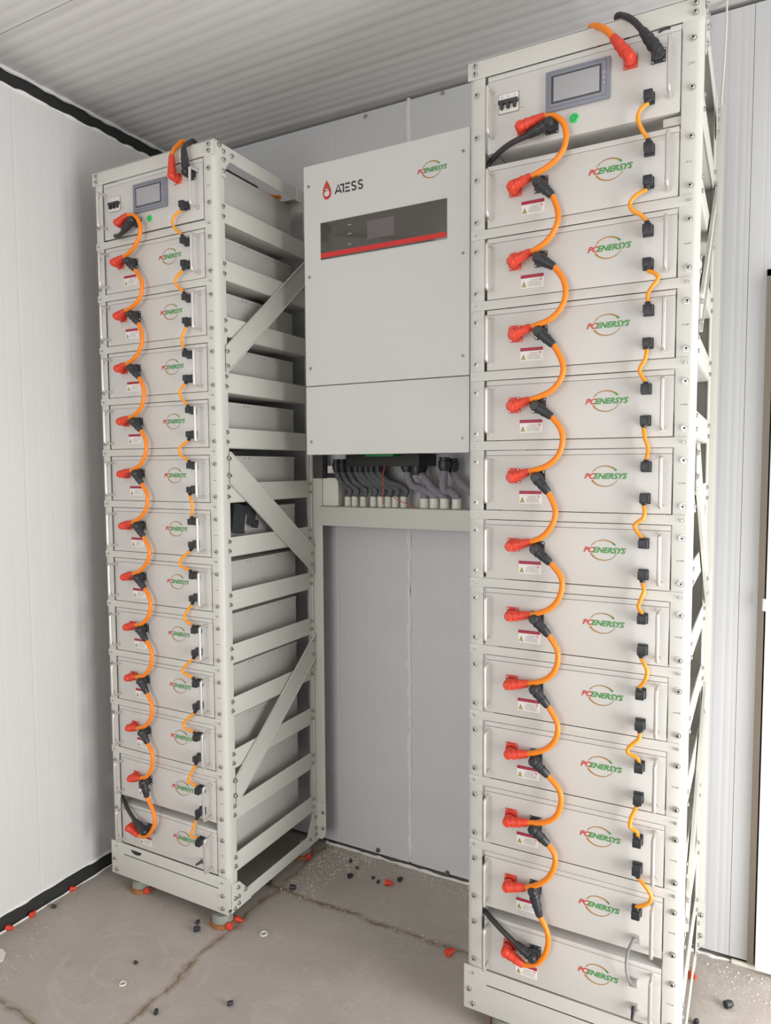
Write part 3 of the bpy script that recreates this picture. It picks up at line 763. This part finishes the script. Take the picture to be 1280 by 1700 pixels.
# ------------------------------------------------------------------ wall frame below the inverter
BY = 2.232; BZ0, BZ1 = -.2215+ZO, -.1475+ZO
R_ = thing('support_frame', 'off-white steel beam carrying the white conduit stubs under the inverter', 'beam', (-1.1, BY, BZ0)); o = -R_.location
m = MB(o); m.box(-1.474, -.60, BY, BY+.003, BZ0, BZ1, M['rack'], .001); m.box(-1.474, -.60, BY, YB-.03, BZ1-.003, BZ1, M['rack'], .001); m.build('beam', R_)
for x0 in (-1.45, -.66):
    m = MB(o); m.box(x0, x0+.04, BY+.004, YB-.001, BZ0+.005, BZ1-.004, M['rack'], .002); m.build('wall_bracket', R_)
# white trunking box at the left end of the beam and the little lid above it
R_ = thing('trunking_box', 'white square trunking box standing on the left end of the beam', 'box', (-1.44, 2.27, BZ1)); o = -R_.location
m = MB(o); m.box(-1.474, -1.400, 2.250, YB-.03, BZ1+.0005, -.0400+ZO, M['pvc'], .002); m.build('body', R_)
m = MB(o); m.box(-1.478, -1.385, 2.246, YB-.03, -.0398+ZO, -.024+ZO, M['hole'], .002); m.build('lid', R_)
tag(MB().box(-1.462, -1.405, 2.255, YB-.03, -.0237+ZO, .006+ZO, M['pvc'], .006).build('junction_box'), 'tiny white junction box on the black lid above the trunking box', 'box')
# pvc stubs and corrugated conduits
su = [578, 589.5, 603.5, 620, 632.5, 644.5, 656.5, 670.5, 704.6, 720.9, 738, 758.3]
tops = []
for k, u in enumerate(su):
    big = k >= 8; p = on_y(u, 842 if big else 836, 2.270); r = .0165 if big else .0128
    zt = on_y(u, 827 if big else 824, 2.270).z; zb = BZ1+.0004
    R_ = thing('conduit_stub', f'{"wide" if big else "narrow"} white plastic conduit stub, {ORD[k-8 if big else k]} from the left of the {"wide right-hand" if big else "narrow left-hand"} set', 'pipe', (p.x, 2.270, zb), 'white conduit stubs on the beam')
    MB().lathe((0, 0, 0), (0, 0, zt-zb), [(0, r*1.04), (.35, r*1.04), (.37, r), (.97, r), (1, r*.8)], M['pvc'], 16).build('sleeve', R_)
    tops.append((Vector((p.x, 2.270, zt)), r))
gu = [559, 569, 580, 591.5, 599, 609, 617.5, 628]
def conduit(pts, r, m, label, gl):
    p0 = pts[0]; R = thing('flexible_conduit', label, 'conduit', p0, 'grey corrugated conduits under the inverter')
    MB(-p0).tube(pts, r, m, 12, 8, ridge=.06, ridge_pitch=.006).build('hose', R)
    g0 = MB(-p0); g0.lathe(p0+Vector((0, 0, -.006)), p0+Vector((0, 0, .042)), [(0, r*1.15), (.2, r*1.25), (.22, r*1.5), (.7, r*1.5), (.72, r*1.25), (1, r*1.25)], M['black'], 12); g0.build('gland', R)
for k in range(8):
    T0, r = tops[k]; rr = .0112
    g0 = on_y(gu[k], 781, 2.24); e = T0+Vector((0, 0, -.004))
    dx = e.x-g0.x
    pts = [g0, g0+Vector((dx*.08, .002, -.014)), g0+Vector((dx*.42, .008, -.040)), Vector((g0.x+dx*.86, 2.262, T0.z+.040)), Vector((e.x+.012, 2.268, T0.z+.022)), e+Vector((.004, 0, .008)), e]
    conduit(pts, rr, M['conduit'], f'grey corrugated conduit curving into the {ORD[k]} narrow stub from the left', 0)
big = [((676, 781), 9, 'second', [(678, 792), (686, 806), (704, 813), (718, 820)]), ((692, 786), 10, 'third', [(706, 795), (716, 808), (728, 818)]),
       ((738, 779), 11, 'fourth', [(736, 796), (737, 812), (748, 816), (757, 823)]), ((700, 781), 8, 'first', [(704, 800), (706, 815)])]
for (st_, k, w, mid) in big:
    T0, r = tops[k]; g0 = on_y(st_[0], st_[1], 2.225 if k != 8 else 2.255)
    n = len(mid); yy = 2.225 if k != 8 else 2.255
    pts = [g0]+[on_y(u, v, yy+(2.270-yy)*(q_+1)/(n+1)) for q_, (u, v) in enumerate(mid)]+[T0+Vector((0, 0, .004)), T0+Vector((0, 0, -.006))]
    conduit(pts, .0150, M['conduit2'], f'wide light grey conduit curving into the {w} wide stub', 0)
conduit([on_y(752, 781, 2.27), on_y(756, 790, 2.27), on_y(768, 805, 2.27), on_y(784, 818, 2.27), on_y(800, 830, 2.270)], .0150, M['conduit2'], 'wide light grey conduit running off behind the right rack', 0)
tag(MB().tube([on_y(637, 758, 2.19), on_y(638, 775, 2.195), on_y(635, 795, 2.205), on_y(637, 812, 2.21), on_y(635, 826, 2.222), on_y(636, 837, 2.230)], .0014, M['red'], 8, 8).build('wire'), 'thin red wire hanging straight down from the inverter', 'wire')
tag(MB().tube([on_y(651, 824, 2.238), on_y(662, 831, 2.236), on_y(676, 837, 2.234), on_y(687, 841, 2.234)], .0014, M['red'], 8, 8).build('wire'), 'thin red wire lying slanted across the narrow stubs', 'wire')

# ------------------------------------------------------------------ small things
for k, (u, v, lab) in enumerate(((607, 194, 'hex screw high on the back wall, left of the foam joint'), (735, 155, 'hex screw high on the back wall, right of the foam joint'))):
    p = on_y(u, v, YB); t = tag(MB().lathe((0, 0, 0), (0, -1, 0), [(0, .009), (.002, .009), (.0022, .0065), (.008, .0062)], M['zinc'], 6).build('screw', None, p), lab, 'screw', 'wall screws')
for k, (u, v, lab) in enumerate(((743, 1449, 'dark screw low on the back wall near the right rack'), (628, 1411, 'dark screw low on the back wall left of the foam joint'))):
    p = on_y(u, v, YB); tag(MB().lathe((0, 0, 0), (0, -1, 0), [(0, .010), (.002, .010), (.0022, .0065), (.012, .0055)], M['darkgrey'], 6).build('screw', None, p), lab, 'screw', 'wall screws')
tag(MB().tube([(-.110, 2.31, 2.87), (-.110, 2.30, 2.78), (-.116, 2.30, 2.62), (-.124, 2.29, 2.50), (-.140, 2.275, 2.45), (-.165, 2.255, 2.44)], .003, M['pvc'], 10, 8).build('cable'), 'thin white cable dropping down the back wall behind the right rack', 'cable')
def red_cap(u, v, sc, lab, ang=0.):
    sc *= .74
    p = on_z(u, v, .012*sc); p.z = 0
    R = thing('plastic_cap', lab, 'cap', p, 'red plastic caps on the floor'); R.rotation_euler = (0, 0, ang)
    MB().lathe((-.014*sc, 0, .0125*sc), (.016*sc, 0, .0105*sc), [(0, .007*sc), (.05, .0125*sc), (.45, .0125*sc), (.5, .0095*sc), (1, .008*sc)], M['red'], 12).build('barrel', R)
    MB().lathe((.016*sc, 0, .0105*sc), (.024*sc, 0, .0100*sc), [(0, .005*sc), (1, .004*sc)], M['red'], 10).build('tip', R)
red_cap(15, 1540, 1.0, 'red plastic cap against the black baseboard, nearest the bottom left corner', .5)
red_cap(54, 1517, 1.0, 'red plastic cap against the black baseboard, middle of the three', 2.)
red_cap(120, 1475, .95, 'red plastic cap against the black baseboard, farthest of the three', 1.)
red_cap(644, 1465, 1.2, 'red plastic cap near the back wall among black bits', .3)
red_cap(746, 1580, 1.25, 'red plastic cap on the crack beside the right rack', 1.1)
red_cap(395, 1526, 1.1, 'red plastic cap beside the front right foot of the left rack', .2)
red_cap(505, 1415, 1.1, 'red plastic cap beside the rear foot of the left rack', .1)
def black_bit(u, v, sc, lab, ang=0.):
    p = on_z(u, v, .006*sc); p.z = 0
    o = tag(MB().lathe((-.008*sc, 0, .0075*sc), (.009*sc, 0, .0070*sc), [(0, .0045*sc), (.08, .0070*sc), (.7, .0070*sc), (.75, .0055*sc), (1, .005*sc)], M['black'], 12).build('rubber_plug', None, p), lab, 'plug', 'black rubber bits on the floor')
    o.rotation_euler = (0, 0, ang)
for a in ((485.6, 1473.5, 1.35, 'black rubber plug right of the left rack, largest there', .3), (581, 1454, 1.2, 'black rubber plug in front of the back wall, left of two smaller ones', 1.),
          (582, 1429, .9, 'black rubber plug closest to the back wall', 2.), (592.6, 1440.7, .7, 'tiny black plug just below the one closest to the back wall', .4),
          (619.5, 1457, .7, 'tiny black plug, upper of the pair left of the red cap', .1), (627.7, 1463.7, .8, 'small black plug directly left of the red cap', 1.6),
          (664, 1460, 1.1, 'black rubber plug directly right of the red cap', 1.2), (326.6, 1542.5, 1.3, 'black rubber plug in front of the left rack', .7),
          (328, 1531, .9, 'smaller black plug touching the shadow in front of the left rack', 1.8), (89, 1505, .9, 'black rubber plug near the baseboard', .5),
          (259, 1680, .9, 'black rubber plug beside the long floor joint at the bottom', 2.2), (382, 1666, 1., 'black rubber plug at the bottom, right of the long joint', .9),
          (225, 1598, .7, 'tiny black plug alone on the open floor at the left', .2), (1209, 1668, 1.5, 'black rubber plug on the bright floor near the door', .8),
          (1156, 1697, 1.0, 'black rubber plug at the bottom edge beside the right rack', 1.4), (447, 1465, 1.2, 'black rubber plug under the edge of the left rack', .6)):
    black_bit(*a)
p = on_z(438, 1551, 0); tag(MB().tube([(.011*math.cos(a*.5236), .011*math.sin(a*.5236), .002) for a in range(13)], .0022, M['pvc'], 8, 3).build('washer', None, p), 'white ring washer on the floor right of the left rack', 'washer')
p = on_z(204, 1634, 0); tag(MB().tube([(.009*math.cos(a*.5236), .009*math.sin(a*.5236), .002) for a in range(13)], .002, M['pvc'], 8, 3).build('washer', None, p), 'white ring washer on the open floor at the lower left', 'washer')
p = on_z(-4, 1593, 0)
tag(MB().prism([(-.05, -.04), (.018, -.018), (.022, .004), (.0, .028), (-.03, .035), (-.05, .02)], 'z', .0008, .004, M['paper']).build('paper_scrap', None, p), 'white scrap of paper on the floor at the left edge', 'paper')
# pale crumbs swept against the wall and beside the rack
c = MB()
def crumb(x, y, s):
    i = c.mi(M['crumb']); h = s*random.uniform(.3, .8)
    ps = [Vector((x+s*math.cos(a)*random.uniform(.5, 1), y+s*math.sin(a)*random.uniform(.5, 1), 0)) for a in (0, 1.5, 3, 4.6)]
    t = c.v((x, y, h)); vs = [c.v(q_) for q_ in ps]
    for k in range(4): c.face([vs[k], vs[(k+1) % 4], t], i)
def spray(n, x0, x1, y0, y1, s0, s1):
    for _ in range(n): crumb(random.uniform(x0, x1), random.triangular(y0, y1, y1), random.uniform(s0, s1))
spray(420, -1.50, -1.28, 2.16, 2.325, .0012, .005); spray(25, -1.48, -1.25, 2.2, 2.32, .004, .009)
spray(200, -1.36, -.95, 2.24, 2.325, .0015, .004)
spray(90, -.95, -.70, 2.20, 2.32, .0015, .005)
spray(160, -1.50, -1.36, 1.95, 2.20, .0015, .005)
spray(110, -1.50, -.85, 1.95, 2.01, .0015, .004)
spray(220, -.12, .10, 2.10, 2.31, .001, .0035); spray(14, -.1, .08, 2.15, 2.30, .004, .008)
spray(60, -1.95, -.9, 1.2, 1.8, .001, .0028)
spray(40, -2.16, -1.95, 1.1, 1.45, .0015, .004)
tag(c.build('floor_crumbs'), 'pale crumbs and dust scattered along the wall and over the floor', 'debris', kind='stuff')

# ------------------------------------------------------------------ light: daylight through the two openings
def area(name, loc, rot, sx, sy, power, col):
    l = bpy.data.lights.new(name, 'AREA'); l.shape = 'RECTANGLE'; l.size = sx; l.size_y = sy; l.energy = power; l.color = col
    o = bpy.data.objects.new(name, l); COL.objects.link(o); o.location = loc; o.rotation_euler = rot
area('daylight_doorway', (XE+.25, 1.45, .55), (0, math.radians(90), 0), 1.1, 1.3, 37, (1, .992, .98))
area('daylight_side', (2.3, .9, 1.3), (0, math.radians(90), 0), 2.2, 1.8, 88, (1, .992, .98))
area('daylight_front', (-.9, -2.9, 1.4), (math.radians(90), 0, 0), 1.8, 2.4, 65, (1, .992, .98))
w = bpy.data.worlds.new('sky'); S.world = w; w.use_nodes = True
w.node_tree.nodes['Background'].inputs[0].default_value = (.82, .9, 1, 1); w.node_tree.nodes['Background'].inputs[1].default_value = .05

# ------------------------------------------------------------------ camera
cam = bpy.data.cameras.new('camera'); co = bpy.data.objects.new('camera', cam); COL.objects.link(co)
cam.sensor_fit = 'HORIZONTAL'; cam.sensor_width = 36; cam.lens = F/1280*36; cam.clip_start = .05
co.matrix_world = Matrix(((RT.x, UP.x, -FW.x, EYE.x), (RT.y, UP.y, -FW.y, EYE.y), (RT.z, UP.z, -FW.z, EYE.z), (0, 0, 0, 1)))
S.camera = co
S.view_settings.view_transform = 'Standard'; S.view_settings.look = 'None'; S.view_settings.gamma = 1; S.view_settings.use_curve_mapping = False
S.view_settings.exposure = 0.0
S.cycles.use_denoising = True; S.cycles.max_bounces = 8; S.cycles.diffuse_bounces = 5
